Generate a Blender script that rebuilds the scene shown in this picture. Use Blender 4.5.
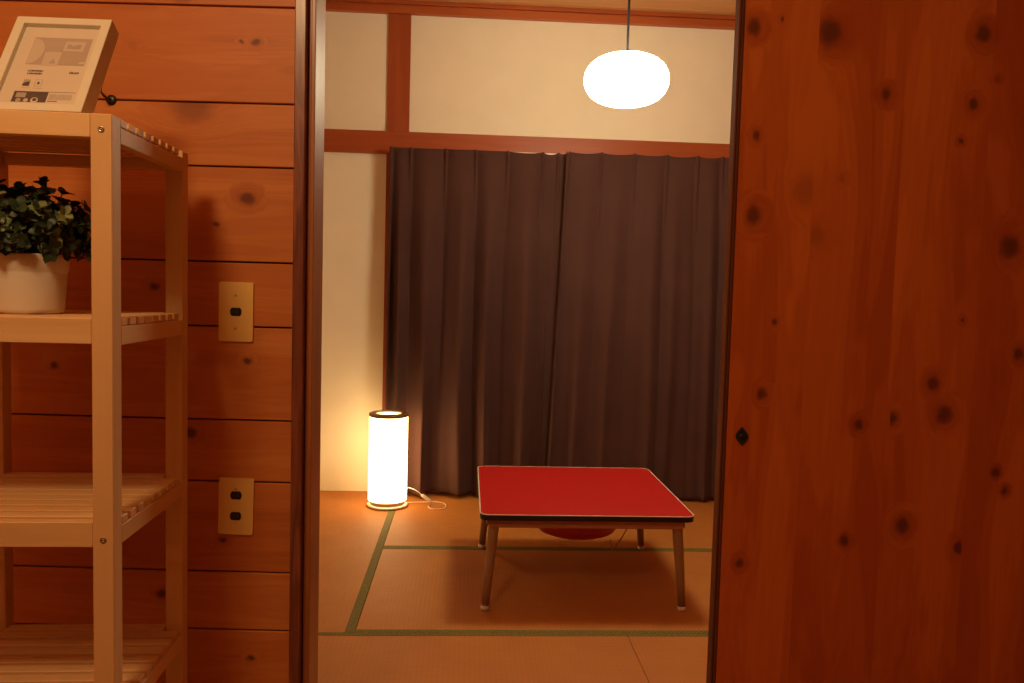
import bpy, bmesh, math, random
from mathutils import Vector, Matrix
random.seed(7)
R = math.radians
for o in list(bpy.data.objects): bpy.data.objects.remove(o)
SC = bpy.context.scene
COL = SC.collection

# ------------------------------------------------------------------ camera
cd = bpy.data.cameras.new('camera'); cam = bpy.data.objects.new('camera', cd); COL.objects.link(cam)
cd.sensor_fit = 'HORIZONTAL'; cd.sensor_width = 36; cd.lens = 796 / 1024 * 36
cd.clip_start = .02
cam.matrix_world = Matrix.Translation((0, 0, 1.12)) @ Matrix.Rotation(R(90 - 3.6), 4, 'X') @ Matrix.Rotation(.027, 4, 'Z')
SC.camera = cam
# ------------------------------------------------------------------ world, exposure
w = bpy.data.worlds.new('world'); SC.world = w; w.use_nodes = True
w.node_tree.nodes['Background'].inputs[0].default_value = (.02, .012, .006, 1)
w.node_tree.nodes['Background'].inputs[1].default_value = .3
vs = SC.view_settings
vs.view_transform = 'Standard'; vs.look = 'None'; vs.gamma = 1; vs.exposure = 0.0; vs.use_curve_mapping = False
# the near room's own ceiling bulb (outside the frame, behind and left of the camera)
ld = bpy.data.lights.new('ceiling_bulb', 'POINT'); ld.energy = 37; ld.color = (1, .66, .32); ld.shadow_soft_size = .13
lo = bpy.data.objects.new('ceiling_bulb', ld); lo.location = (-.72, .28, 2.18); COL.objects.link(lo)
PENDANT_L = 51.0
FLOORLAMP_L = 7.6

# ------------------------------------------------------------------ helpers
def box(bm, x0, x1, y0, y1, z0, z1, bev=0.0, val=None, M=None, seg=1):
    t = bmesh.new(); bmesh.ops.create_cube(t, size=1)
    for v in t.verts:
        v.co = Vector(((x0 + x1) / 2 + v.co.x * (x1 - x0), (y0 + y1) / 2 + v.co.y * (y1 - y0), (z0 + z1) / 2 + v.co.z * (z1 - z0)))
    if bev: bmesh.ops.bevel(t, geom=list(t.edges), offset=bev, segments=seg, affect='EDGES', profile=.6)
    if M is not None: bmesh.ops.transform(t, matrix=M, verts=t.verts)
    join(bm, t, val)
def join(bm, t, val=None):
    lay = bm.faces.layers.float.get('plank') or bm.faces.layers.float.new('plank')
    mp = {}
    for v in t.verts: mp[v] = bm.verts.new(v.co)
    for f in t.faces:
        try:
            nf = bm.faces.new([mp[v] for v in f.verts]); nf.smooth = f.smooth
            nf[lay] = 0.0 if val is None else val
        except ValueError: pass
    t.free()
def lathe(bm, prof, n=48, c=(0, 0, 0), closed=False, val=None):
    """prof: list of (r, z)"""
    t = bmesh.new(); rings = []
    for r, z in prof:
        if r < 1e-6: rings.append([t.verts.new((c[0], c[1], c[2] + z))])
        else: rings.append([t.verts.new((c[0] + r * math.cos(2 * math.pi * k / n), c[1] + r * math.sin(2 * math.pi * k / n), c[2] + z)) for k in range(n)])
    pr = list(zip(rings, rings[1:])) + ([(rings[-1], rings[0])] if closed else [])
    for a, b in pr:
        for k in range(n):
            k2 = (k + 1) % n
            if len(a) == 1 and len(b) == 1: continue
            if len(a) == 1: f = t.faces.new((a[0], b[k2], b[k]))
            elif len(b) == 1: f = t.faces.new((a[k], a[k2], b[0]))
            else: f = t.faces.new((a[k], a[k2], b[k2], b[k]))
            f.smooth = True
    bmesh.ops.recalc_face_normals(t, faces=t.faces)
    join(bm, t, val)
def tube(bm, pts, r, n=8, rads=None, smooth=True):
    t = bmesh.new(); pts = [Vector(p) for p in pts]; rings = []; up = Vector((0, 0, 1))
    for i, p in enumerate(pts):
        d = (pts[min(i + 1, len(pts) - 1)] - pts[max(i - 1, 0)]).normalized()
        a = d.cross(up)
        if a.length < .05: a = d.cross(Vector((0, 1, 0)))
        a.normalize(); b = d.cross(a).normalized(); rr = rads[i] if rads else r
        rings.append([t.verts.new(p + a * rr * math.cos(2 * math.pi * k / n) + b * rr * math.sin(2 * math.pi * k / n)) for k in range(n)])
    for a, b in zip(rings, rings[1:]):
        for k in range(n):
            f = t.faces.new((a[k], a[(k + 1) % n], b[(k + 1) % n], b[k])); f.smooth = smooth
    t.faces.new(rings[0]); t.faces.new(rings[-1])
    bmesh.ops.recalc_face_normals(t, faces=t.faces); join(bm, t)
def smooth_path(pts, k=8):
    P = [Vector(p) for p in pts]; out = []
    for i in range(len(P) - 1):
        p0, p1, p2, p3 = P[max(i - 1, 0)], P[i], P[i + 1], P[min(i + 2, len(P) - 1)]
        for j in range(k):
            t = j / k
            out.append(.5 * ((2 * p1) + (p2 - p0) * t + (2 * p0 - 5 * p1 + 4 * p2 - p3) * t * t + (3 * p1 - p0 - 3 * p2 + p3) * t ** 3))
    out.append(P[-1]); return out
def rrect(cx, cy, w, d, r, n=6):
    pts = []
    for sx, sy, a0 in ((1, 1, 0), (-1, 1, 90), (-1, -1, 180), (1, -1, 270)):
        for k in range(n + 1):
            a = R(a0 + 90 * k / n)
            pts.append((cx + sx * (w / 2 - r) + r * math.cos(a), cy + sy * (d / 2 - r) + r * math.sin(a)))
    return pts
def prism(bm, pts, z0, z1, bev=0.0, M=None, val=None):
    t = bmesh.new()
    lo_ = [t.verts.new((x, y, z0)) for x, y in pts]; hi = [t.verts.new((x, y, z1)) for x, y in pts]
    t.faces.new(lo_[::-1]); top = t.faces.new(hi)
    for k in range(len(pts)):
        f = t.faces.new((lo_[k], lo_[(k + 1) % len(pts)], hi[(k + 1) % len(pts)], hi[k])); f.smooth = False
    if bev: bmesh.ops.bevel(t, geom=[e for e in t.edges if len(e.link_faces) == 2 and (top in e.link_faces)], offset=bev, segments=2, affect='EDGES')
    bmesh.ops.recalc_face_normals(t, faces=t.faces)
    if M is not None: bmesh.ops.transform(t, matrix=M, verts=t.verts)
    join(bm, t, val)
def obj(name, bm, mat, parent=None, mw=None, label=None):
    me = bpy.data.meshes.new(name); bm.to_mesh(me); bm.free(); me.materials.append(mat)
    o = bpy.data.objects.new(name, me); COL.objects.link(o)
    if parent is not None: o.parent = parent
    if mw is not None: o.matrix_world = mw
    if label: o['label'] = label
    return o
def thing(name, label, cat, mw=None, group=None):
    o = bpy.data.objects.new(name, None); COL.objects.link(o); o.empty_display_size = .05
    o['label'] = label; o['category'] = cat
    if group: o['group'] = group
    if mw is not None: o.matrix_world = mw
    return o
def tag(o, label, cat, group=None):
    o['label'] = label; o['category'] = cat
    if group: o['group'] = group
    return o
def struct(name, bm, mat, mw=None, label=None, parent=None):
    o = obj(name, bm, mat, parent, mw, label)
    if parent is None: o['kind'] = 'structure'
    return o
NB = bmesh.new

# ------------------------------------------------------------------ materials
class NT:
    def __init__(s, name, rough=.5, spec=.5):
        s.m = bpy.data.materials.new(name); s.m.use_nodes = True; s.t = s.m.node_tree; s.n = s.t.nodes; s.l = s.t.links
        s.b = s.n['Principled BSDF']; s.b.inputs['Roughness'].default_value = rough; s.b.inputs['Specular IOR Level'].default_value = spec
    def node(s, k, **kw):
        n = s.n.new(k)
        for a, b in kw.items(): setattr(n, a, b)
        return n
    def put(s, sock, v):
        if isinstance(v, bpy.types.NodeSocket): s.l.new(v, sock)
        else: sock.default_value = v
    def math(s, op, a, b=0.0, c=0.0):
        n = s.node('ShaderNodeMath', operation=op); s.put(n.inputs[0], a); s.put(n.inputs[1], b); s.put(n.inputs[2], c); return n.outputs[0]
    def vmath(s, op, a, b=(0, 0, 0)):
        n = s.node('ShaderNodeVectorMath', operation=op); s.put(n.inputs[0], a); s.put(n.inputs[1], b); return n
    def coord(s, which='Object'): return s.node('ShaderNodeTexCoord').outputs[which]
    def map(s, vec, scale=(1, 1, 1), loc=(0, 0, 0), rot=(0, 0, 0)):
        n = s.node('ShaderNodeMapping'); s.put(n.inputs[0], vec); n.inputs['Location'].default_value = loc
        n.inputs['Rotation'].default_value = rot; n.inputs['Scale'].default_value = scale; return n.outputs[0]
    def noise(s, vec, scale=5, detail=3, rough=.5, dist=0):
        n = s.node('ShaderNodeTexNoise'); s.put(n.inputs['Vector'], vec); n.inputs['Scale'].default_value = scale
        n.inputs['Detail'].default_value = detail; n.inputs['Roughness'].default_value = rough; n.inputs['Distortion'].default_value = dist; return n.outputs['Fac']
    def ramp(s, fac, stops):
        n = s.node('ShaderNodeValToRGB'); s.put(n.inputs[0], fac); e = n.color_ramp.elements
        while len(e) < len(stops): e.new(.5)
        for k, (p, c) in enumerate(stops): e[k].position = p; e[k].color = (*c, 1)
        return n.outputs[0]
    def mix(s, fac, a, b, mode='MIX'):
        n = s.node('ShaderNodeMix', data_type='RGBA', blend_type=mode); s.put(n.inputs[0], fac)
        for k, v in ((6, a), (7, b)): s.put(n.inputs[k], v if isinstance(v, bpy.types.NodeSocket) else (*v, 1))
        return n.outputs[2]
    def rng(s, v, a, b, c=0., d=1., smooth=True):
        n = s.node('ShaderNodeMapRange', interpolation_type='SMOOTHSTEP' if smooth else 'LINEAR'); s.put(n.inputs[0], v)
        for k, x in enumerate((a, b, c, d)): n.inputs[k + 1].default_value = x
        return n.outputs[0]
    def attr(s, name):
        n = s.node('ShaderNodeAttribute'); n.attribute_name = name; return n.outputs['Fac']
    def bump(s, h, strength=.2, dist=.001):
        n = s.node('ShaderNodeBump'); n.inputs['Strength'].default_value = strength; n.inputs['Distance'].default_value = dist
        s.put(n.inputs['Height'], h); s.l.new(n.outputs[0], s.b.inputs['Normal'])
    def color(s, c):
        s.put(s.b.inputs['Base Color'], c if isinstance(c, bpy.types.NodeSocket) else (*c, 1))

def plain(name, col, rough=.5, var=.08, scale=30, metal=0, spec=.5, bump=0):
    t = NT(name, rough, spec); n = t.noise(t.coord(), scale, 4)
    t.color(t.ramp(n, [(.3, tuple(c * (1 - var) for c in col)), (.7, tuple(min(1, c * (1 + var)) for c in col))]))
    t.b.inputs['Metallic'].default_value = metal
    if bump: t.bump(n, bump)
    return t.m

def wood(name, light, mid, dark, axis='X', rough=.45, knots=(), plane='XZ', knotcol=(.13, .030, .010), grain=1.0, spec=.4, tone=.5, coat=0, plankvar=.25, coarse=14):
    """knots: (a, b, radius[, (coord index, sign, limit)]) in the plane's object coordinates"""
    t = NT(name, rough, spec); co = t.coord(); pk = t.attr('plank')
    # each board samples its own stretch of grain
    off = t.node('ShaderNodeCombineXYZ'); t.l.new(t.math('MULTIPLY', pk, 37.0), off.inputs[0]); t.l.new(t.math('MULTIPLY', pk, 23.0), off.inputs[1]); t.l.new(t.math('MULTIPLY', pk, 51.0), off.inputs[2])
    p = t.vmath('ADD', co, off.outputs[0]).outputs[0]
    mask = None; halo = None
    if knots:
        sep = t.node('ShaderNodeSeparateXYZ'); t.l.new(co, sep.inputs[0])
        wob = t.node('ShaderNodeTexNoise'); t.put(wob.inputs['Vector'], co); wob.inputs['Scale'].default_value = 60
        wv = t.vmath('SCALE', t.vmath('SUBTRACT', wob.outputs['Color'], (.5, .5, .5)).outputs[0]); wv.inputs[3].default_value = .012
        cw = t.vmath('ADD', co, wv.outputs[0]).outputs[0]
        for k in knots:
            a, b, r = k[:3]
            c = (a, 0, b); st = (.75, 0, 1) if axis == 'X' else (1, 0, .8)
            d = t.vmath('MULTIPLY', t.vmath('SUBTRACT', cw, c).outputs[0], tuple(q / r for q in st)).outputs[0]
            L = t.vmath('LENGTH', d).outputs['Value']
            m = t.rng(L, .35, 1.2, 1, 0); h = t.rng(L, .8, 2.6, 1, 0)
            if len(k) > 3:
                ax, sg, lim = k[3]
                g = t.math('GREATER_THAN' if sg > 0 else 'LESS_THAN', sep.outputs[ax], lim); m = t.math('MULTIPLY', m, g); h = t.math('MULTIPLY', h, g)
            m = t.math('MULTIPLY', m, k[4] if len(k) > 4 else 1.0); h = t.math('MULTIPLY', h, k[4] if len(k) > 4 else 1.0)
            mask = m if mask is None else t.math('MAXIMUM', mask, m)
            halo = h if halo is None else t.math('MAXIMUM', halo, h)
        sh = t.node('ShaderNodeCombineXYZ')
        for q in range(3): t.l.new(t.math('MULTIPLY', halo, .05), sh.inputs[q])
        p = t.vmath('ADD', p, sh.outputs[0]).outputs[0]
    long = {'X': (1.2, coarse, coarse), 'Y': (coarse, 1.2, coarse), 'Z': (coarse, coarse, 1.2)}[axis]
    fine = {'X': (4, 160, 160), 'Y': (160, 4, 160), 'Z': (160, 160, 4)}[axis]
    g1 = t.noise(t.map(p, long), 1.0, 3, .55, .6)
    rings = t.math('SINE', t.math('MULTIPLY', g1, 55.0))
    g2 = t.noise(t.map(p, fine), 1.0, 2)
    v = t.math('ADD', t.math('MULTIPLY', g1, .8), t.math('MULTIPLY', rings, .05 * grain))
    v = t.math('ADD', v, t.math('MULTIPLY', g2, .16 * grain))
    v = t.math('ADD', v, t.math('MULTIPLY', t.math('SUBTRACT', t.math('FRACT', t.math('MULTIPLY', pk, 7.31)), .5), plankvar))
    c = t.ramp(v, [(.25, light), (tone, mid), (.85, dark)])
    if knots:
        c = t.mix(t.math('MULTIPLY', halo, .45), c, dark)
        c = t.mix(t.math('MULTIPLY', mask, .9), c, knotcol)
    t.color(c); t.bump(t.math('ADD', g2, t.math('MULTIPLY', rings, .15)), .12 * grain)
    if coat: t.b.inputs['Coat Weight'].default_value = coat; t.b.inputs['Coat Roughness'].default_value = .2
    return t.m

def emit(name, col, L, base=(.9, .88, .8)):
    t = NT(name, .4); t.color(base); t.b.inputs['Emission Color'].default_value = (*col, 1); t.b.inputs['Emission Strength'].default_value = L
    return t.m

KN_WALL = [(-.562, 1.299, .015), (-.627, 1.243, .006), (-.545, 1.62, .008), (-.575, 1.62, .004), (-.678, 1.487, .040, (2, -1, 1.4935), .6),
           (-.560, .957, .008), (-.549, .31, .008), (-.757, 1.11, .010), (-.74, .448, .010), (-.80, 1.606, .010, (0, -1, 9), .2),
           (-.70, 1.71, .02, (0, -1, 9), .5), (-.97, .938, .008), (-.68, .80, .014, (2, -1, .8295)), (-.61, .57, .008)]
KN_DOOR = [(.468,1.660,.016),(.619,1.654,.027,(0,1,.597)),(.925,1.659,.018),(.737,1.535,.013),(.914,1.521,.012),(.959,1.572,.007,(0,1,0),.5),(.894,1.447,.006),
           (.482,1.446,.009),(.483,1.287,.019),(1.006,1.238,.023),(.534,1.072,.007),(.919,1.086,.005),(.522,1.677,.005),(.657,1.366,.009,(0,1,0),.3),
           (.516,.924,.012),(.719,.865,.011),(.788,.879,.014,(0,1,.783)),(.867,.954,.014),(.894,.892,.019),(1.007,.774,.010),(1.028,.736,.008),
           (.820,.656,.018),(.702,.621,.011),(.942,.613,.014,(0,-1,.947)),(.487,.568,.010),(1.038,1.021,.012),(.585,1.34,.03,(0,-1,.6),.35),(.612,1.25,.02,(0,1,.6),.3)]

M_PLANK = wood('knotty_plank', (.64, .245, .065), (.55, .178, .042), (.40, .11, .024), 'X', .5, KN_WALL)
M_DOOR = wood('knotty_door', (.62, .160, .026), (.45, .092, .013), (.31, .052, .007), 'Z', .42, KN_DOOR, grain=.7, plankvar=.30, coarse=9)
M_EDGE = wood('door_edge', (.17, .055, .018), (.13, .038, .013), (.08, .022, .008), 'Z', .75, spec=.15)
M_BIRCH = wood('birch', (.80, .53, .26), (.72, .45, .20), (.60, .34, .13), 'Z', .5, grain=.6, plankvar=.14)
M_BIRCHX = wood('birch_slat', (.80, .53, .26), (.72, .45, .20), (.60, .34, .13), 'X', .5, grain=.6, plankvar=.14)
M_BIRCHY = wood('birch_rail', (.80, .53, .26), (.72, .45, .20), (.60, .34, .13), 'Y', .5, grain=.6, plankvar=.14)
M_CASING = wood('lacquered_casing', (.30, .10, .05), (.20, .055, .03), (.12, .03, .015), 'Z', .38, grain=3, coat=.25, spec=.5)
M_JAMB = wood('jamb', (.42, .16, .05), (.35, .12, .036), (.26, .08, .024), 'Z', .42, grain=.7, coat=.15)
M_BEAM = wood('cedar_beam', (.47, .115, .030), (.385, .082, .019), (.30, .056, .013), 'X', .45, grain=.6)
M_POST = wood('cedar_post', (.42, .10, .028), (.35, .072, .018), (.28, .05, .012), 'Z', .45, grain=.6)
M_CEIL = wood('cedar_ceiling', (.62, .31, .12), (.54, .25, .09), (.44, .19, .06), 'X', .6, grain=.6)
M_APRON = wood('table_wood', (.42, .19, .08), (.34, .14, .055), (.26, .10, .04), 'X', .45, grain=.5)
M_TLEG = wood('table_leg_wood', (.34, .20, .11), (.27, .15, .08), (.2, .1, .05), 'Z', .5, grain=.5)
M_FLOORWOOD = wood('floor_boards', (.5, .25, .1), (.4, .18, .07), (.3, .12, .04), 'X', .4)

def plaster():
    t = NT('sand_plaster', .9, .2); co = t.coord(); n = t.noise(co, 220, 5, .7); n2 = t.noise(co, 6, 3)
    t.color(t.ramp(t.math('ADD', t.math('MULTIPLY', n, .5), t.math('MULTIPLY', n2, .5)), [(.3, (.86, .79, .61)), (.7, (.93, .86, .68))]))
    t.bump(n, .35, .002); return t.m
M_PLASTER = plaster()

def tatami(axis):
    t = NT('tatami_rush_' + axis.lower(), .6, .35); co = t.coord()
    k = 0 if axis == 'X' else 1   # rush runs across; ribs repeat along the long axis
    sep = t.node('ShaderNodeSeparateXYZ'); t.l.new(co, sep.inputs[0])
    rib = t.math('SINE', t.math('MULTIPLY', sep.outputs[k], 2 * math.pi / .0155))
    thr = t.math('SINE', t.math('MULTIPLY', sep.outputs[1 - k], 2 * math.pi / .0045))
    sc = (220, 9, 1) if k == 1 else (9, 220, 1)
    n = t.noise(t.map(co, sc), 1, 3); n2 = t.noise(co, 5, 3)
    v = t.math('ADD', t.math('MULTIPLY', n, .45), t.math('MULTIPLY', n2, .45))
    v = t.math('ADD', v, t.math('MULTIPLY', rib, .03)); v = t.math('ADD', v, t.math('MULTIPLY', thr, .03))
    t.color(t.ramp(v, [(.28, (.42, .150, .026)), (.5, (.49, .180, .033)), (.72, (.54, .21, .042))]))
    t.bump(t.math('ADD', rib, t.math('MULTIPLY', thr, .6)), .12, .001); return t.m
M_TATX, M_TATY = tatami('X'), tatami('Y')
def heri():
    t = NT('border_cloth', .75, .2); co = t.coord()
    n = t.node('ShaderNodeTexVoronoi', distance='CHEBYCHEV'); t.put(n.inputs['Vector'], t.map(co, (1, 1, 1), rot=(0, 0, R(45)))); n.inputs['Scale'].default_value = 95; n.inputs['Randomness'].default_value = 0
    n2 = t.noise(co, 90, 3)
    v = t.math('ADD', n.outputs['Distance'], t.math('MULTIPLY', n2, .5))
    t.color(t.ramp(v, [(.30, (.30, .23, .06)), (.62, (.15, .125, .032)), (.9, (.06, .055, .015))]))
    t.bump(n.outputs['Distance'], .4); return t.m
M_HERI = heri()

def cloth():
    t = NT('curtain_cloth', .85, .15); co = t.coord(); n = t.noise(t.map(co, (260, 260, 900)), 1, 3); n2 = t.noise(co, 4, 2)
    t.color(t.ramp(t.math('ADD', t.math('MULTIPLY', n, .6), t.math('MULTIPLY', n2, .4)), [(.3, (.070, .031, .025)), (.7, (.098, .045, .037))]))
    t.b.inputs['Sheen Weight'].default_value = .15; t.b.inputs['Sheen Tint'].default_value = (.6, .4, .35, 1)
    t.bump(n, .15); return t.m
M_CLOTH = cloth()
M_RED = plain('red_tabletop', (.50, .012, .009), .38, .05, 60)
M_BLACK = plain('black_edge', (.012, .010, .010), .4)
M_WHITE = plain('white_paint', (.72, .68, .55), .45, .03)
M_RAIL = plain('white_rail', (.85, .82, .74), .4, .03)
M_PLATE = plain('cream_plate', (.84, .58, .19), .38, .03, 12)
M_SOCKET = plain('black_socket', (.012, .013, .014), .35)
M_SCREW = plain('steel_screw', (.45, .40, .34), .35, .1, 90, 1)
M_DARKMETAL = plain('dark_metal', (.05, .055, .035), .4, .2, 80, .7)
M_BRASSY = plain('plate_screw', (.62, .46, .24), .4, .1)
M_POT = plain('glazed_pot', (.74, .66, .54), .28, .03, 8)
M_SOIL = plain('soil', (.05, .035, .02), .9, .3)
M_STEM = plain('stem', (.09, .10, .035), .6)
M_HEATER = plain('heater_red', (.45, .02, .015), .35)
M_FOOTCAP = plain('foot_cap', (.78, .72, .60), .5)
M_CORDW = plain('white_cord', (.85, .78, .66), .4)
M_CORDB = plain('black_cord', (.006, .005, .005), .9, spec=.05)
M_RING = plain('bronze_ring', (.26, .16, .08), .4, .1, 50, .3)
M_BASEW = plain('lamp_base', (.92, .88, .78), .25)
M_PENDANT = emit('pendant_glow', (1, .85, .55), PENDANT_L)
M_SHADE = emit('lamp_shade_glow', (1, .63, .26), FLOORLAMP_L)
M_PAPER = plain('paper', (.66, .58, .48), .35, .015)
M_INK = plain('grey_ink', (.09, .065, .06), .5)
M_INKM = plain('soft_ink', (.42, .35, .31), .5)
M_PIC = plain('print_grey', (.44, .36, .30), .4, .06, 8)
M_PICL = plain('print_pale', (.56, .48, .40), .4, .02)

def leafmat():
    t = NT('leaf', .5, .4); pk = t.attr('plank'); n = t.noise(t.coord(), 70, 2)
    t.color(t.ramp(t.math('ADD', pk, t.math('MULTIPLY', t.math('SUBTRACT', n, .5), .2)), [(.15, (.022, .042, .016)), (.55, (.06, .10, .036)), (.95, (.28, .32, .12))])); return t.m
M_LEAF = leafmat()

# ------------------------------------------------------------------ near room shell
WY, WT = 1.68, 1.76                         # partition: front and back faces
ZS = [2.481, 2.349, 2.152, 2.020, 1.823, 1.691, 1.495, 1.364, 1.166, 1.030, .831, .698, .501, .373, .176, .045, 0]
def planks(bm, x0, x1, yf, z_hi=9, z_lo=-1):
    for a, b in zip(ZS, ZS[1:]):
        if b >= z_hi or a <= z_lo: continue
        box(bm, x0, x1, yf, yf + .018, max(b, z_lo) + .0018, min(a, z_hi) - .0018, .0012, random.random())
bm = NB(); planks(bm, -1.7, -.462, WY)
struct('wall_front', bm, M_PLANK, label='horizontal knotty pine boards left of the doorway')
bm = NB(); box(bm, -1.7, -.437, WY + .019, WT, 0, 2.481); box(bm, 1.25, 1.9, WY + .019, WT, 0, 2.481); box(bm, -.437, 1.25, WY + .019, WT, 1.86, 2.481)
box(bm, -1.75, 2.5, WT - .02, WT + .01, 2.482, 2.8)
struct('wall_core', bm, M_SOCKET); bpy.data.objects['wall_core'].name = 'wall_middle'
bm = NB(); planks(bm, 1.29, 1.9, WY); planks(bm, -.462, 1.29, WY, z_lo=1.90)
struct('wall_header', bm, M_PLANK); bpy.data.objects['wall_header'].name = 'wall_above'
bm = NB(); box(bm, -1.72, 2.0, -1.6, WT + .1, -.04, -.001, val=.3)
struct('floor_near', bm, M_FLOORWOOD); bpy.data.objects['floor_near'].name = 'floor'
bm = NB(); box(bm, -1.72, 1.92, -1.6, WY, 2.482, 2.52, val=.4); struct('ceiling', bm, M_CEIL)
bm = NB(); box(bm, -1.76, -1.70, -1.6, WY, 0, 2.481, val=.2); struct('wall_left', bm, M_CEIL)
bm = NB(); box(bm, 1.90, 1.96, -1.6, WY, 0, 2.481, val=.6); struct('wall_right', bm, M_FLOORWOOD)
bm = NB(); box(bm, -1.76, 1.96, -1.66, -1.6, 0, 2.481, val=.7); struct('wall_rear', bm, M_FLOORWOOD)
# door frame: lacquered casing, grooved jamb, head and far jamb
bm = NB(); box(bm, -.4615, -.438, WY - .016, WY + .07, 0, 1.90, .002, .3); struct('trim_1', bm, M_CASING, label='glossy dark brown door casing left of the opening')
bm = NB(); box(bm, -.4375, -.431, WY + .004, WT, 0, 1.84, .001, .1); box(bm, -.431, -.422, WY, WT + .003, 0, 1.84, .0015, .6)
struct('trim_2', bm, M_JAMB, label='reddish brown grooved jamb left of the opening')
bm = NB(); box(bm, -.4375, 1.25, WY - .012, WT + .003, 1.841, 1.899, .002, .5); struct('trim_3', bm, M_EDGE)
bm = NB(); box(bm, 1.251, 1.289, WY - .012, WT + .003, 0, 1.899, .002, .5); struct('trim_4', bm, M_EDGE)
bm = NB(); box(bm, -.4175, 1.25, WY - .012, WT, 0, .004, 0, .5); struct('trim_5', bm, M_EDGE)

# sliding door
DX0, DX1, DY0, DY1 = .437, 1.36, 1.628, 1.664
bm = NB()
xs = [DX0 + .011, .6, .775, .948, 1.12, 1.29, DX1 - .002]
for a, b, q in zip(xs, xs[1:], (.22, .40, .34, .62, .55, .7)): box(bm, a, b, DY0, DY1, .012, 1.835, 0, (int(a * 9) % 7 + q) / 7.31)
door = struct('door_1', bm, M_DOOR, label='knotty pine sliding door standing half open')
bm = NB(); box(bm, DX0, DX0 + .0045, DY0 + .002, DY1 - .001, .012, 1.835, .001, .3); box(bm, DX0 + .005, DX0 + .0105, DY0 - .001, DY1, .012, 1.835, .0012, .8)
obj('edge_strip', bm, M_EDGE, door, label='dark edge strip')
bm = NB(); hx, hz = .479, .835
hexp = [(-.006, .0185), (.006, .0185), (.0125, .006), (.0125, -.006), (.006, -.0185), (-.006, -.0185), (-.0125, -.006), (-.0125, .006)]
hexp = [(0, .0195), (.0075, .011), (.0125, .004), (.0125, -.004), (.0075, -.011), (0, -.0195), (-.0075, -.011), (-.0125, -.004), (-.0125, .004), (-.0075, .011)]
XZ = lambda x, y, z: Matrix.Translation((x, y, z)) @ Matrix.Rotation(R(90), 4, 'X')
prism(bm, hexp, -.001, .0035, .0008, XZ(hx, DY0, hz)); 
dh = obj('door_handle', bm, M_DARKMETAL, door, label='small dark metal latch plate')
bm = NB(); lathe(bm, [(0, 0), (.0055, 0), (.006, .002), (.003, .003), (0, .003)], 20); bmesh.ops.transform(bm, matrix=XZ(hx, DY0 - .0035, hz), verts=bm.verts)
obj('keyhole', bm, M_SOCKET, dh)

# outlets
def outlet(x0, x1, z0, z1, n, tilt, label):
    cx, cz, w_, h = (x0 + x1) / 2, (z0 + z1) / 2, x1 - x0, z1 - z0
    t = thing('wall_outlet', label, 'outlet', Matrix.Translation((cx, WY, cz)) @ Matrix.Rotation(R(tilt), 4, 'Y'))
    bm = NB(); prism(bm, rrect(0, 0, w_, h, .003), -.002, .0055, .0018, XZ(0, 0, 0)); obj('cover_plate', bm, M_PLATE, t)
    for dz in ([0] if n == 1 else [.0245, -.0205]):
        pts = []
        for s_ in (1, -1):
            for k in range(-6, 7):
                a = R(44 * k / 6); pts.append((s_ * (.0125 * math.cos(a) - .0005) if s_ > 0 else -(.0125 * math.cos(a) - .0005), s_ * .0125 * math.sin(a)))
        bm = NB(); prism(bm, pts, .003, .0066, .0005, XZ(0, 0, dz)); so = obj('socket', bm, M_SOCKET, t, label='black socket insert')
        bm = NB()
        for sx in (-.0035, .0035): box(bm, sx - .0006, sx + .0006, -.0072, -.0060, dz - .003, dz + .004, 0)
        obj('slot', bm, M_INK, so)
    for dz in ([.035, -.035] if n == 1 else [.0385, -.034]):
        bm = NB(); lathe(bm, [(0, 0), (.003, 0), (.0028, .0012), (0, .0014)], 16); bmesh.ops.transform(bm, matrix=XZ(-.001, -.0053, dz), verts=bm.verts); obj('screw', bm, M_BRASSY, t)
outlet(-.6185, -.5465, .999, 1.124, 1, .3, 'cream wall outlet plate with one black socket, the upper of the two plates')
outlet(-.6175, -.5435, .5845, .706, 2, 1, 'cream wall outlet plate with two black sockets, the lower of the two plates')
# cup hook on the seam above the shelf
t = thing('cup_hook', 'tiny dark metal cup hook in the board seam beside the photo frame', 'hook', Matrix.Translation((-.845, WY, 1.494)))
bm = NB(); lathe(bm, [(0, 0), (.011, 0), (.010, .003), (.004, .005), (0, .005)], 20); bmesh.ops.transform(bm, matrix=XZ(0, 0, 0), verts=bm.verts); obj('collar', bm, M_DARKMETAL, t)
bm = NB(); tube(bm, [(0, 0, 0), (0, -.012, 0)] + [(-.002 * k, -.02 - .01 * math.sin(R(k * 30)), .01 - .01 * math.cos(R(k * 30))) for k in range(8)], .0022); obj('hook_wire', bm, M_DARKMETAL, t)

# ------------------------------------------------------------------ shelving unit
SW, SD, PS = .366, .350, .032
SH = Matrix.Translation((-.6125, 1.219, 0)) @ Matrix.Rotation(R(4.5), 4, 'Z')      # origin: front right foot, unit runs to -X and +Y
t = thing('shelving_unit', 'open birch slatted shelving unit with square posts against the board wall', 'shelf', SH)
def lp(name, bm, mat, parent=t): return obj(name, bm, mat, parent)
for sx, sy in ((0, 0), (1, 0), (0, 1), (1, 1)):
    x1 = -sx * (SW - PS); y0 = sy * (SD - PS)
    bm = NB(); box(bm, x1 - PS, x1, y0, y0 + PS, 0, 1.371, .0015, random.random()); p = lp('post', bm, M_BIRCH)
    if sy == 0:
        for z in (1.3475, 0.7158):
            bm = NB(); lathe(bm, [(0, .001), (.0012, .001), (.0016, -.0002), (.0045, .0), (.0050, .0008), (.0042, .0014), (.0022, .0010), (.0015, .0002)], 18)
            bmesh.ops.transform(bm, matrix=XZ(x1 - PS / 2, 0, z), verts=bm.verts); obj('screw', bm, M_SCREW, p)
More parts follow.
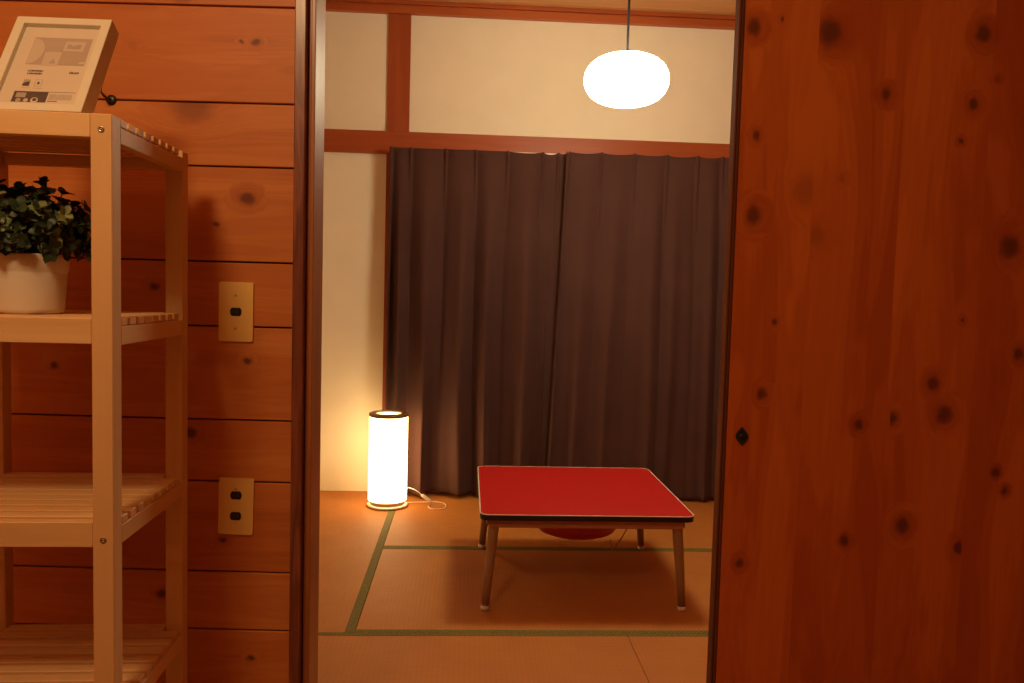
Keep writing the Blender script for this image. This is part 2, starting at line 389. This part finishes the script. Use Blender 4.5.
for zt, hr in ((1.371, .036), (1.0617, .040), (0.744, .040), (0.4404, .040), (.08, .040)):
    nS, y0, y1 = 9, PS + .002, SD - .006
    pitch = (y1 - y0) / nS
    bm = NB()
    for k in range(nS):
        full = y0 + k * pitch + pitch - .0095
        inset = full > SD - PS     # the last slat fits between the back posts
        xa, xb = (-SW + PS + .001, -PS - .001) if inset else (-SW + .001, -.001)
        box(bm, xa, xb, y0 + k * pitch, full, zt - .0125, zt - .0005, .0012, random.random())
    s_ = lp('shelf', bm, M_BIRCHX)
    bm = NB(); box(bm, -SW + PS + .0004, -PS - .0004, .001, .019, zt - hr, zt - .0002, .0012, random.random())
    obj('front_rail', bm, M_BIRCHX, s_)
    bm = NB(); box(bm, -SW + PS + .0004, -PS - .0004, SD - .019, SD - .001, zt - hr, zt - .014, .0012, random.random()); obj('back_rail', bm, M_BIRCHX, s_)
    for xx in (-.0195, -SW + .0005):
        bm = NB(); box(bm, xx, xx + .019, PS + .0004, SD - PS - .0004, zt - hr - .003, zt - .0135, .0012, random.random()); obj('side_rail', bm, M_BIRCHY, s_)

# ------------------------------------------------------------------ photo frame on the top shelf
FW, FH, FT, TILT = .159, .210, .032, 31
FM = Matrix.Translation((-.699, 1.318, 1.3712)) @ Matrix.Rotation(R(2.0), 4, 'Z') @ Matrix.Rotation(R(-TILT), 4, 'X') @ Matrix.Translation((-FW, -FT, 0))
# local: x 0..FW, z 0..FH up the face, y 0 front .. FT back ; the lower back edge touches the shelf
t = thing('photo_frame', 'white photo frame with its paper insert, leaning back on the top shelf', 'picture frame', FM)
B = .0155
bm = NB()
box(bm, 0, B, 0, FT, 0, FH, .0008); box(bm, FW - B, FW, 0, FT, 0, FH, .0008); box(bm, B - .001, FW - B + .001, 0, FT, 0, B, .0008); box(bm, B - .001, FW - B + .001, 0, FT, FH - B, FH, .0008)
obj('moulding', bm, M_WHITE, t)
bm = NB(); box(bm, B - .001, FW - B + .001, FT - .006, FT - .002, B - .001, FH - B + .001); obj('back_panel', bm, M_INKM, t)
GY = .009
bm = NB(); box(bm, B - .0005, FW - B + .0005, GY, GY + .002, B - .0005, FH - B + .0005); sheet = obj('printed_sheet', bm, M_PAPER, t)
def ink(name, s0, s1, t0, t1, mat, lift=1, parent=sheet):
    bm = NB(); box(bm, s0 * FW, s1 * FW, GY - .0002 * lift, GY - .0002 * (lift - 1) + .00005, t0 * FH, t1 * FH); return obj(name, bm, mat, parent)
ink('printed_picture', .232, .835, .513, .812, M_PIC)
bm = NB(); prism(bm, [(.232 * FW + .0005 + .022 * max(math.cos(R(a)), -.0), .66 * FH + .030 * math.sin(R(a))) for a in range(-90, 91, 10)], GY - .0004, GY - .0001, 0, None)
for v in bm.verts: v.co = Vector((v.co.x, v.co.z, v.co.y))
obj('printed_lamp', bm, M_PICL, sheet)
ink('printed_frame', .568, .776, .668, .775, M_PICL, 2); ink('printed_frame', .395, .563, .505, .655, M_PICL, 2)
def blob(pts, mat, name, lift=3):
    bm = NB(); prism(bm, [(a * FW, b * FH) for a, b in pts], GY - .0002 * lift, GY - .0001, 0, None)
    for v in bm.verts: v.co = Vector((v.co.x, v.co.z, v.co.y))
    bmesh.ops.recalc_face_normals(bm, faces=bm.faces); obj(name, bm, mat, sheet)
blob([(.60, .695), (.735, .695), (.745, .74), (.715, .745), (.66, .725), (.625, .745), (.60, .742)], M_INKM, 'printed_landscape')
blob([(.465, .53), (.53, .53), (.52, .56), (.50, .588), (.49, .56), (.475, .55)], M_INKM, 'printed_figure')
blob([(.77, .53), (.84, .53), (.84, .56), (.80, .556), (.77, .545)], M_PICL, 'printed_table_corner')
def text(body, s, tt, size, mat, name, bold=0):
    cu = bpy.data.curves.new(name, 'FONT'); cu.body = body; cu.size = size; cu.extrude = .0001; cu.offset = bold
    tmp = bpy.data.objects.new('tmp', cu); COL.objects.link(tmp)
    dg = bpy.context.evaluated_depsgraph_get(); me = bpy.data.meshes.new_from_object(tmp.evaluated_get(dg)); bpy.data.objects.remove(tmp)
    for v in me.vertices: v.co = Vector((s * FW + v.co.x, GY - .0003 - v.co.z, tt * FH + v.co.y))
    me.materials.clear(); me.materials.append(mat)
    o = bpy.data.objects.new(name, me); COL.objects.link(o); o.parent = sheet
text('LOMVIKEN', .289, .436, .0050, M_INK, 'printed_word', .0002); text('LOMVIKEN', .289, .408, .0050, M_INK, 'printed_word', .0002)
text('18x24', .705, .425, .0066, M_INK, 'printed_size', .0002)
ink('printed_icon', .285, .352, .284, .352, M_INKM, 1); blob([(.285, .284), (.352, .284), (.352, .33), (.315, .325), (.285, .31)], M_INK, 'printed_icon', 2)
for a, b, c_, d in ((.402, .475, .352, .3545), (.402, .475, .284, .2865), (.402, .406, .284, .3545), (.471, .475, .284, .3545)): ink('printed_icon_outline', a, b, c_, d, M_INKM)
ink('printed_icon', .428, .45, .305, .33, M_INK)
for a in (.285, .402): ink('printed_caption', a, a + .09, .262, .266, M_INKM)
ink('printed_block', .233, .577, .119, .229, M_INK)
ink('printed_label', .262, .36, .165, .213, M_INKM, 2)
def disc(s, tt, r, mat, lift=2):
    blob([(s + r * math.cos(R(a)) / FW, tt + r * math.sin(R(a)) / FH) for a in range(0, 360, 24)], mat, 'printed_symbol', lift)
disc(.30, .137, .0042, M_INKM); disc(.375, .137, .0038, M_PICL); disc(.46, .140, .0058, M_PAPER); disc(.462, .144, .0034, M_INK, 3)
ink('printed_line', .577, .845, .2265, .230, M_INK)
random.seed(3); x = .592
bm = NB()
while x < .82:
    wd = random.choice((.004, .006, .009)); box(bm, x * FW, (x + wd) * FW, GY - .0002, GY + .00005, .150 * FH, .207 * FH); x += wd + random.choice((.004, .006))
obj('printed_barcode', bm, M_INKM, sheet); ink('printed_caption', .592, .69, .131, .138, M_INK)
bm = NB(); box(bm, .07, .10, FT - .001, FT + .003, .05, .16); obj('back_stand', bm, M_INK, t)

# ------------------------------------------------------------------ potted plant on the second shelf
random.seed(11)
PX, PY, PZ = -.812, 1.340, 1.0619
t = thing('potted_plant', 'bushy green artificial plant in a white glazed pot on the second shelf', 'plant', Matrix.Translation((PX, PY, PZ)) @ Matrix.Scale(.94, 4))
bm = NB(); lathe(bm, [(0, 0), (.050, 0), (.0535, .003), (.0545, .010), (.0592, .072), (.0590, .0735), (.0615, .078), (.0635, .102), (.0630, .105), (.0600, .105), (.0590, .098), (.052, .012), (0, .010)], 56)
obj('pot', bm, M_POT, t)
bm = NB(); lathe(bm, [(0, .094), (.03, .096), (.0585, .090), (.0585, .08), (0, .08)], 32); obj('soil', bm, M_SOIL, t)
sb, fb = NB(), NB()
def leaf(bm, base, d, up, L, W, val):
    d = d.normalized(); sd = d.cross(up)
    if sd.length < .1: sd = d.cross(Vector((1, 0, 0)))
    sd.normalize(); nn = sd.cross(d).normalized()
    t_ = bmesh.new(); mid = []; lft = []; rgt = []
    N = 5
    for k in range(N + 1):
        q = k / N; wq = W * math.sin(math.pi * min(1, q * .92 + .04)) ** .5 * (1 if k < N else .1)
        c_ = base + d * L * q - nn * L * .35 * q * q
        mid.append(t_.verts.new(c_ - nn * W * .18)); lft.append(t_.verts.new(c_ + sd * wq)); rgt.append(t_.verts.new(c_ - sd * wq))
    for k in range(N):
        for f in ((mid[k], mid[k + 1], lft[k + 1], lft[k]), (rgt[k], rgt[k + 1], mid[k + 1], mid[k])):
            fc = t_.faces.new(f); fc.smooth = True
    join(bm, t_, val)
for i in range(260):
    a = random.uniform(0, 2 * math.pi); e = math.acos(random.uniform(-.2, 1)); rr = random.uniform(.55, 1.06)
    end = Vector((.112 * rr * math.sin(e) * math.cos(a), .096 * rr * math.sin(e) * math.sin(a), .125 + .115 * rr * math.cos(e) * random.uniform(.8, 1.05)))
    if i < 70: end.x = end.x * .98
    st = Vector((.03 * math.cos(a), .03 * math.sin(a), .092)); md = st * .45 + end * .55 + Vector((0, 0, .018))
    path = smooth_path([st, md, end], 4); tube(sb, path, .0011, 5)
    dirn = (end - md).normalized(); lightness = random.choice((.05, .1, .2, .2, .35, .85)) * rr  # leaves deeper in the bush coloured darker, depth shade put into the colour
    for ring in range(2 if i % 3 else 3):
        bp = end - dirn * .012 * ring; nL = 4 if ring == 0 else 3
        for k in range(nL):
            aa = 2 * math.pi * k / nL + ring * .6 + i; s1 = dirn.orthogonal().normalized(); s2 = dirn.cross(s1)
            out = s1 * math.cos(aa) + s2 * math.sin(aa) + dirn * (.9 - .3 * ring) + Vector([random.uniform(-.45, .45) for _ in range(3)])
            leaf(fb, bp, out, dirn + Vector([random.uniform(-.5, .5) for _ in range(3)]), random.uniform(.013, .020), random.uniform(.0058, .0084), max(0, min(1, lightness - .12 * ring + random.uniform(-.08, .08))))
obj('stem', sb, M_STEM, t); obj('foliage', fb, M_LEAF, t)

# ------------------------------------------------------------------ inner tatami room, turned 3.2 degrees
RM = Matrix.Rotation(R(3.2), 4, 'Z')
UL, UR, VB, HC = -1.30, 2.20, 4.36, 2.632
bm = NB(); box(bm, UL - .05, UR + .05, VB, VB + .08, 0, 2.8); struct('wall_back', bm, M_PLASTER, RM)
bm = NB(); box(bm, UL - .05, UL, 1.80, VB, 0, HC); struct('wall_left_inner', bm, M_PLASTER, RM)
bm = NB(); box(bm, UR, UR + .05, 1.64, VB, 0, HC); struct('wall_right_inner', bm, M_POST, RM)
bm = NB()
k = 0
for a in range(10): box(bm, UL - .05, UR + .05, 1.55 + a * .303, 1.55 + (a + 1) * .303 - .003, HC, HC + .012, .001, random.random())
box(bm, UL - .05, UR + .05, 1.5, VB + .08, HC + .012, HC + .04)
struct('ceiling_inner', bm, M_CEIL, RM)
bm = NB(); box(bm, UL - .04, UR + .04, 1.86, VB, -.05, -.012); struct('floor_inner', bm, M_FLOORWOOD, RM)
bm = NB(); box(bm, -1.7, 2.4, WT + .0005, WT + .006, 0, 2.7)     # plaster on the back of the partition, cut at the opening
bm.free(); bm = NB()
box(bm, -1.45, -.4375, WT + .0005, WT + .006, 0, 2.70); box(bm, 1.29, 2.3, WT + .0005, WT + .006, 0, 2.70); box(bm, -.4375, 1.29, WT + .0005, WT + .006, 1.9, 2.70)
struct('wall_partition', bm, M_POST)
# timber on the back wall
bm = NB(); box(bm, UL, UR, VB - .026, VB, 1.838, 1.955, .002, .4); struct('trim_6', bm, M_BEAM, RM, label='horizontal cedar beam above the curtains')
bm = NB(); box(bm, -.457, -.339, VB - .014, VB, 1.9555, 2.569, .001, .5); box(bm, -.457, -.339, VB - .014, VB, 0, 1.8375, .001, .5); struct('trim_7', bm, M_POST, RM, label='upright cedar post above the beam')
bm = NB(); box(bm, UL, UR, VB - .035, VB, 2.57, 2.612, .002, .3); box(bm, UL, UR, VB - .05, VB, 2.6125, 2.6315, .001, .9); struct('trim_8', bm, M_BEAM, RM, label='cedar cornice under the ceiling')

# tatami mats
def mat_(label, u0, u1, v0, v1, long, borders):
    c = RM @ Matrix.Translation(((u0 + u1) / 2, (v0 + v1) / 2, -.011))
    t = thing('tatami_mat', label, 'tatami mat', c, 'tatami mats on the floor')
    W, D = (u1 - u0) / 2 - .0006, (v1 - v0) / 2 - .0006
    bm = NB(); box(bm, -W, W, -D, D, 0, .0105, .001); obj('rush_surface', bm, M_TATX if long == 'X' else M_TATY, t)
    for b in borders:
        bw = .032 if b == 'E' else .022; bm = NB()
        if b == 'N': box(bm, -W - .0002, W + .0002, D - bw, D + .0004, .0004, .0115, .0005)
        if b == 'S': box(bm, -W - .0002, W + .0002, -D - .0004, -D + bw, .0004, .0115, .0005)
        if b == 'E': box(bm, W - bw, W + .0004, -D - .0002, D + .0002, .0004, .0115, .0005)
        if b == 'W': box(bm, -W - .0004, -W + bw, -D - .0002, D + .0002, .0004, .0115, .0005)
        obj('cloth_border', bm, M_HERI, t)
mat_('tatami mat running front to back at the left, with the floor lamp on its edge', UL + .01, -.345, 2.5465, VB, 'Y', 'E')
mat_('tatami mat along the curtains, behind the red table', -.3445, 1.46, 3.4085, VB, 'X', 'S')
mat_('tatami mat directly under the red table', -.3445, 1.46, 2.5465, 3.408, 'X', 'NS')
mat_('tatami mat nearest the doorway, left of the short seam', UL + .01, .548, 1.86, 2.546, 'X', 'N')
mat_('tatami mat nearest the doorway, right of the short seam', .5485, UR - .01, 1.86, 2.546, 'X', 'N')
bm = NB(); box(bm, 1.461, UR - .01, 2.5465, VB, -.0115, -.0008); struct('floor_edge', bm, M_TATY, RM); bpy.data.objects['floor_edge'].name = 'floor_right'

# curtain rail and curtains
t = thing('curtain_rail', 'white curtain rail under the cedar beam behind the curtain tops', 'curtain rail', RM @ Matrix.Translation((.47, VB - .055, 1.853)))
bm = NB(); box(bm, -.875, .93, -.010, .010, -.009, .009, .002); obj('track', bm, M_RAIL, t)
for xx in (-.8, .02, .85):
    bm = NB(); box(bm, xx - .012, xx + .012, .008, .030, -.006, .012, .001); obj('bracket', bm, M_RAIL, t)

def curtain(label, tops, ul, ur, vtop, seed, amp, ztop, zbot, sag=(), damp=1.0):
    """tops: u of the pinch pleats at the top; ul, ur: (top, bottom) u of the two side hems"""
    rnd = random.Random(seed); NU, NV = 360, 70
    t0, t1 = ul[0], ur[0]
    rel = sorted([(p - t0) / (t1 - t0) for p in tops]); edges = [0] + [r_ for r_ in rel if .012 < r_ < .988] + [1]
    A = [rnd.uniform(.75, 1.2) for _ in edges]; drift = [rnd.uniform(-.25, .25) for _ in edges]
    ph = [rnd.uniform(0, 6.28) for _ in range(6)]
    bm = bmesh.new(); grid = []
    for j in range(NV + 1):
        q = j / NV; row = []                                   # 0 top .. 1 bottom
        a_, b_ = ul[0] + (ul[1] - ul[0]) * q, ur[0] + (ur[1] - ur[0]) * q
        for i in range(NU + 1):
            s = i / NU
            sw = s + .016 * math.sin(3 * s * 6.28 + ph[0]) * q * math.sin(math.pi * s) + .008 * math.sin(2.2 * q * 3.14 + ph[1] + 9 * s) * math.sin(math.pi * s) * q
            k = 0
            while k < len(edges) - 2 and sw > edges[k + 1]: k += 1
            e0, e1 = edges[k], edges[k + 1]; fr = min(1, max(0, (sw - e0) / (e1 - e0)))
            full = 1 - abs(2 * fr - 1) ** (2.2 - .5 * q)       # bulge between pleats
            pin = math.exp(-((min(fr, 1 - fr) * (e1 - e0) * (t1 - t0)) / .007) ** 2)   # pinched tuck
            deep = amp * (.45 + .55 * min(1, q * 2.5)) * A[k] * (damp if k >= len(edges) - 3 else 1)
            y = -deep * full - .028 * pin * math.exp(-q * 7)
            y += amp * .7 * q * (damp if k >= len(edges) - 3 else 1) * math.sin(2 * math.pi * (fr + drift[k])) * (1 if k % 2 else -1) * math.sin(math.pi * fr)
            y += .004 * math.sin(s * 31 + ph[2] + q * 2) * q + .003 * math.sin(s * 57 + ph[3] - q * 3) * q
            u = a_ + (b_ - a_) * s + .010 * math.sin(2 * math.pi * fr) * q
            z = ztop + (zbot - ztop) * q
            if j < 6: z -= .010 * (1 - j / 6) * max(0, math.sin(math.pi * fr)) ** .8 * (1.1 if k in sag else .5)
            z += .008 * q * q * math.sin(s * 9 + ph[4])
            row.append(bm.verts.new((u, vtop + y, z)))
        grid.append(row)
    bm.faces.layers.float.new('plank')
    for j in range(NV):
        for i in range(NU):
            f = bm.faces.new((grid[j][i], grid[j + 1][i], grid[j + 1][i + 1], grid[j][i + 1])); f.smooth = True
    me = bpy.data.meshes.new('curtain'); bm.to_mesh(me); bm.free(); me.materials.append(M_CLOTH)
    o = bpy.data.objects.new('curtain', me); COL.objects.link(o); o.matrix_world = RM
    m = o.modifiers.new('thick', 'SOLIDIFY'); m.thickness = .0016
    tag(o, label, 'curtain', 'dark curtains on the rail'); return o
curtain('dark brown pleated curtain, the left one beside the floor lamp', [-.42, -.32, -.136, .022, .191, .378, .46], (-.432, -.432), (.512, .50), VB - .078, 5, .056, 1.862, .018, (5, 6), .3)
curtain('dark brown pleated curtain, the right one overlapping the other, behind the red table', [.511, .683, .86, 1.034, 1.197, 1.33], (.495, .437), (1.40, 1.43), VB - .128, 9, .034, 1.864, .016, (0, 1, 2, 3, 4, 5))

# ------------------------------------------------------------------ pendant lamp
PC = Vector((.413, 3.12, 1.942))
t = thing('pendant_lamp', 'glowing white oval glass pendant lamp hanging on a black cord', 'lamp', Matrix.Translation((PC.x, PC.y, PC.z)))
bm = NB(); prof = [(0, -.094)]
for k in range(1, 24):
    a = R(-90 + 180 * k / 24); prof.append((.162 * abs(math.cos(a)) ** .72, .094 * (abs(math.sin(a)) ** .95) * (1 if a > 0 else -1)))
prof.append((0, .094)); lathe(bm, prof, 64); obj('glass_shade', bm, M_PENDANT, t)
bm = NB(); lathe(bm, [(0, .093), (.009, .093), (.009, .102), (.0055, .110), (0, .110)], 24); obj('cap', bm, M_BLACK, t)
bm = NB(); tube(bm, [(0, 0, .108), (0, 0, HC - PC.z - .02)], .0048); obj('cord', bm, M_CORDB, t)
bm = NB(); lathe(bm, [(0, 0), (.045, 0), (.05, -.006), (.05, -.022), (.045, -.026), (0, -.026)], 32, (0, 0, HC - PC.z - .0005)); obj('ceiling_cup', bm, M_WHITE, t)

# ------------------------------------------------------------------ floor lamp
LM = RM @ Matrix.Translation((-.394, 4.075, .0006))
t = thing('floor_lamp', 'glowing white cylindrical floor lamp with dark rim, standing on the tatami beside the curtain', 'lamp', LM)
bm = NB(); lathe(bm, [(0, 0), (.098, 0), (.104, .003), (.105, .008), (.103, .012), (.09, .013), (0, .013)], 56); obj('base', bm, M_BASEW, t, label='pale round base plate')
bm = NB(); lathe(bm, [(0, .013), (.086, .013), (.089, .015), (.089, .036), (.086, .038), (0, .038)], 56); obj('lower_rim', bm, M_RING, t, label='dark bronze lower rim')
bm = NB(); lathe(bm, [(.0945, .034), (.0985, .035), (.0985, .468), (.0945, .469)], 64, closed=True); obj('lamp_shade', bm, M_SHADE, t)
bm = NB(); lathe(bm, [(.0995, .466), (.1005, .470), (.1005, .479), (.0985, .482), (.070, .484), (.067, .481), (.067, .470), (.09, .466)], 64, closed=True); obj('upper_rim', bm, M_RING, t, label='dark bronze upper rim')
bm = NB(); lathe(bm, [(0, .4745), (.0668, .4745), (.0668, .4715), (0, .4715)], 48); obj('diffuser', bm, M_SHADE, t)
iv = LM.inverted() @ RM
def L_(p): return iv @ Vector(p)
bm = NB(); tube(bm, smooth_path([L_(p) for p in ((-.330, 4.158, .02), (-.300, 4.14, .075), (-.27, 4.10, .084), (-.242, 4.09, .073), (-.222, 4.09, .056))], 6), .0022)
tube(bm, smooth_path([L_(p) for p in ((-.170, 4.09, .020), (-.160, 4.10, .006), (-.183, 4.05, .004), (-.156, 4.005, .004), (-.105, 4.017, .004), (-.092, 4.08, .004), (-.125, 4.135, .004), (-.203, 4.137, .004), (-.31, 4.12, .004))], 7), .0022)
pc = obj('power_cord', bm, M_CORDW, t, label='white power cord')
a, b = L_((-.222, 4.09, .056)), L_((-.170, 4.09, .020))
bm = NB(); tube(bm, [a + (b - a) * q for q in (0, .06, .2, .5, .8, .94, 1)], .01, 12, [.003, .0065, .0085, .0095, .0085, .0065, .003]); obj('cord_switch', bm, M_CORDW, pc)

# ------------------------------------------------------------------ low red heated table
TU, TV, TW, TD, TH_ = .434, 3.075, .754, .765, .350
t = thing('low_table', 'low square table with a red top, black edge and short wooden legs on the tatami', 'table', RM @ Matrix.Translation((TU, TV, .0018)))
bm = NB(); prism(bm, rrect(0, 0, TW - .007, TD - .007, .030, 8), TH_ - .017, TH_, .0008); obj('tabletop', bm, M_RED, t, label='red laminate tabletop')
def ringprism(bm, w0, d0, r0, w1, d1, r1, z0, z1):
    t_ = bmesh.new(); o0, i0 = rrect(0, 0, w0, d0, r0, 8), rrect(0, 0, w1, d1, r1, 8); n = len(o0)
    L = [[t_.verts.new((x, y, z)) for x, y in p] for p, z in ((o0, z0), (o0, z1), (i0, z1), (i0, z0))]
    for q in range(4):
        for k in range(n): t_.faces.new((L[q][k], L[q][(k + 1) % n], L[(q + 1) % 4][(k + 1) % n], L[(q + 1) % 4][k]))
    bmesh.ops.recalc_face_normals(t_, faces=t_.faces); join(bm, t_)
bm = NB(); ringprism(bm, TW, TD, .034, TW - .006, TD - .006, .031, TH_ - .020, TH_ - .0018); obj('edge_band', bm, M_BLACK, t, label='black edge band')
bm = NB(); ringprism(bm, TW + .0006, TD + .0006, .034, TW - .0065, TD - .0065, .031, TH_ - .0018, TH_ + .0006); obj('edge_line', bm, M_WHITE, t, label='thin pale line')  # thin pale ring along the upper edge of the tabletop
bm = NB(); AW, AD = .682, .690
for s_ in (-1, 1):
    box(bm, -AW / 2, AW / 2, s_ * AD / 2 - .011, s_ * AD / 2 + .011, TH_ - .053, TH_ - .0205, .002, .3)
    box(bm, s_ * AW / 2 - .011, s_ * AW / 2 + .011, -AD / 2 + .011, AD / 2 - .011, TH_ - .053, TH_ - .0205, .002, .3)
obj('apron', bm, M_APRON, t)
for sx in (-1, 1):
    for sy in (-1, 1):
        top = Vector((sx * .324, sy * .326, TH_ - .022)); bot = Vector((sx * .352, sy * .338, .0))
        d = bot - top
        bm = NB(); tube(bm, [top, top + d * .1, top + d * .55, top + d * .955], .015, 16, [.0195, .019, .0165, .0140]); lg = obj('leg', bm, M_TLEG, t)
        bm = NB(); tube(bm, [top + d * .953, top + d * .96, top + d * .995, bot], .015, 16, [.0135, .0148, .0148, .0130]); obj('foot_cap', bm, M_FOOTCAP, lg, label='pale rubber foot cap')
bm = NB(); lathe(bm, [(0, -.178), (.06, -.177), (.115, -.171), (.148, -.158), (.158, -.145), (.158, -.06), (0, -.06)], 48, (.01, 0, TH_)); 
for v in bm.verts: v.co.z = v.co.z - .035 * 0
obj('heater', bm, M_HEATER, t, label='dark red heater dish under the tabletop')
bm = NB(); box(bm, -.345, .345, -.05, .05, TH_ - .052, TH_ - .03, .002); obj('cross_rail', bm, M_APRON, t)
bm = NB(); tube(bm, smooth_path([(.13, -.10, TH_ - .17), (.13, -.16, TH_ - .19), (.15, -.20, TH_ - .14), (.18, -.24, TH_ - .06), (.185, -.30, TH_ - .052)], 6), .0025); obj('heater_cord', bm, M_APRON, t)
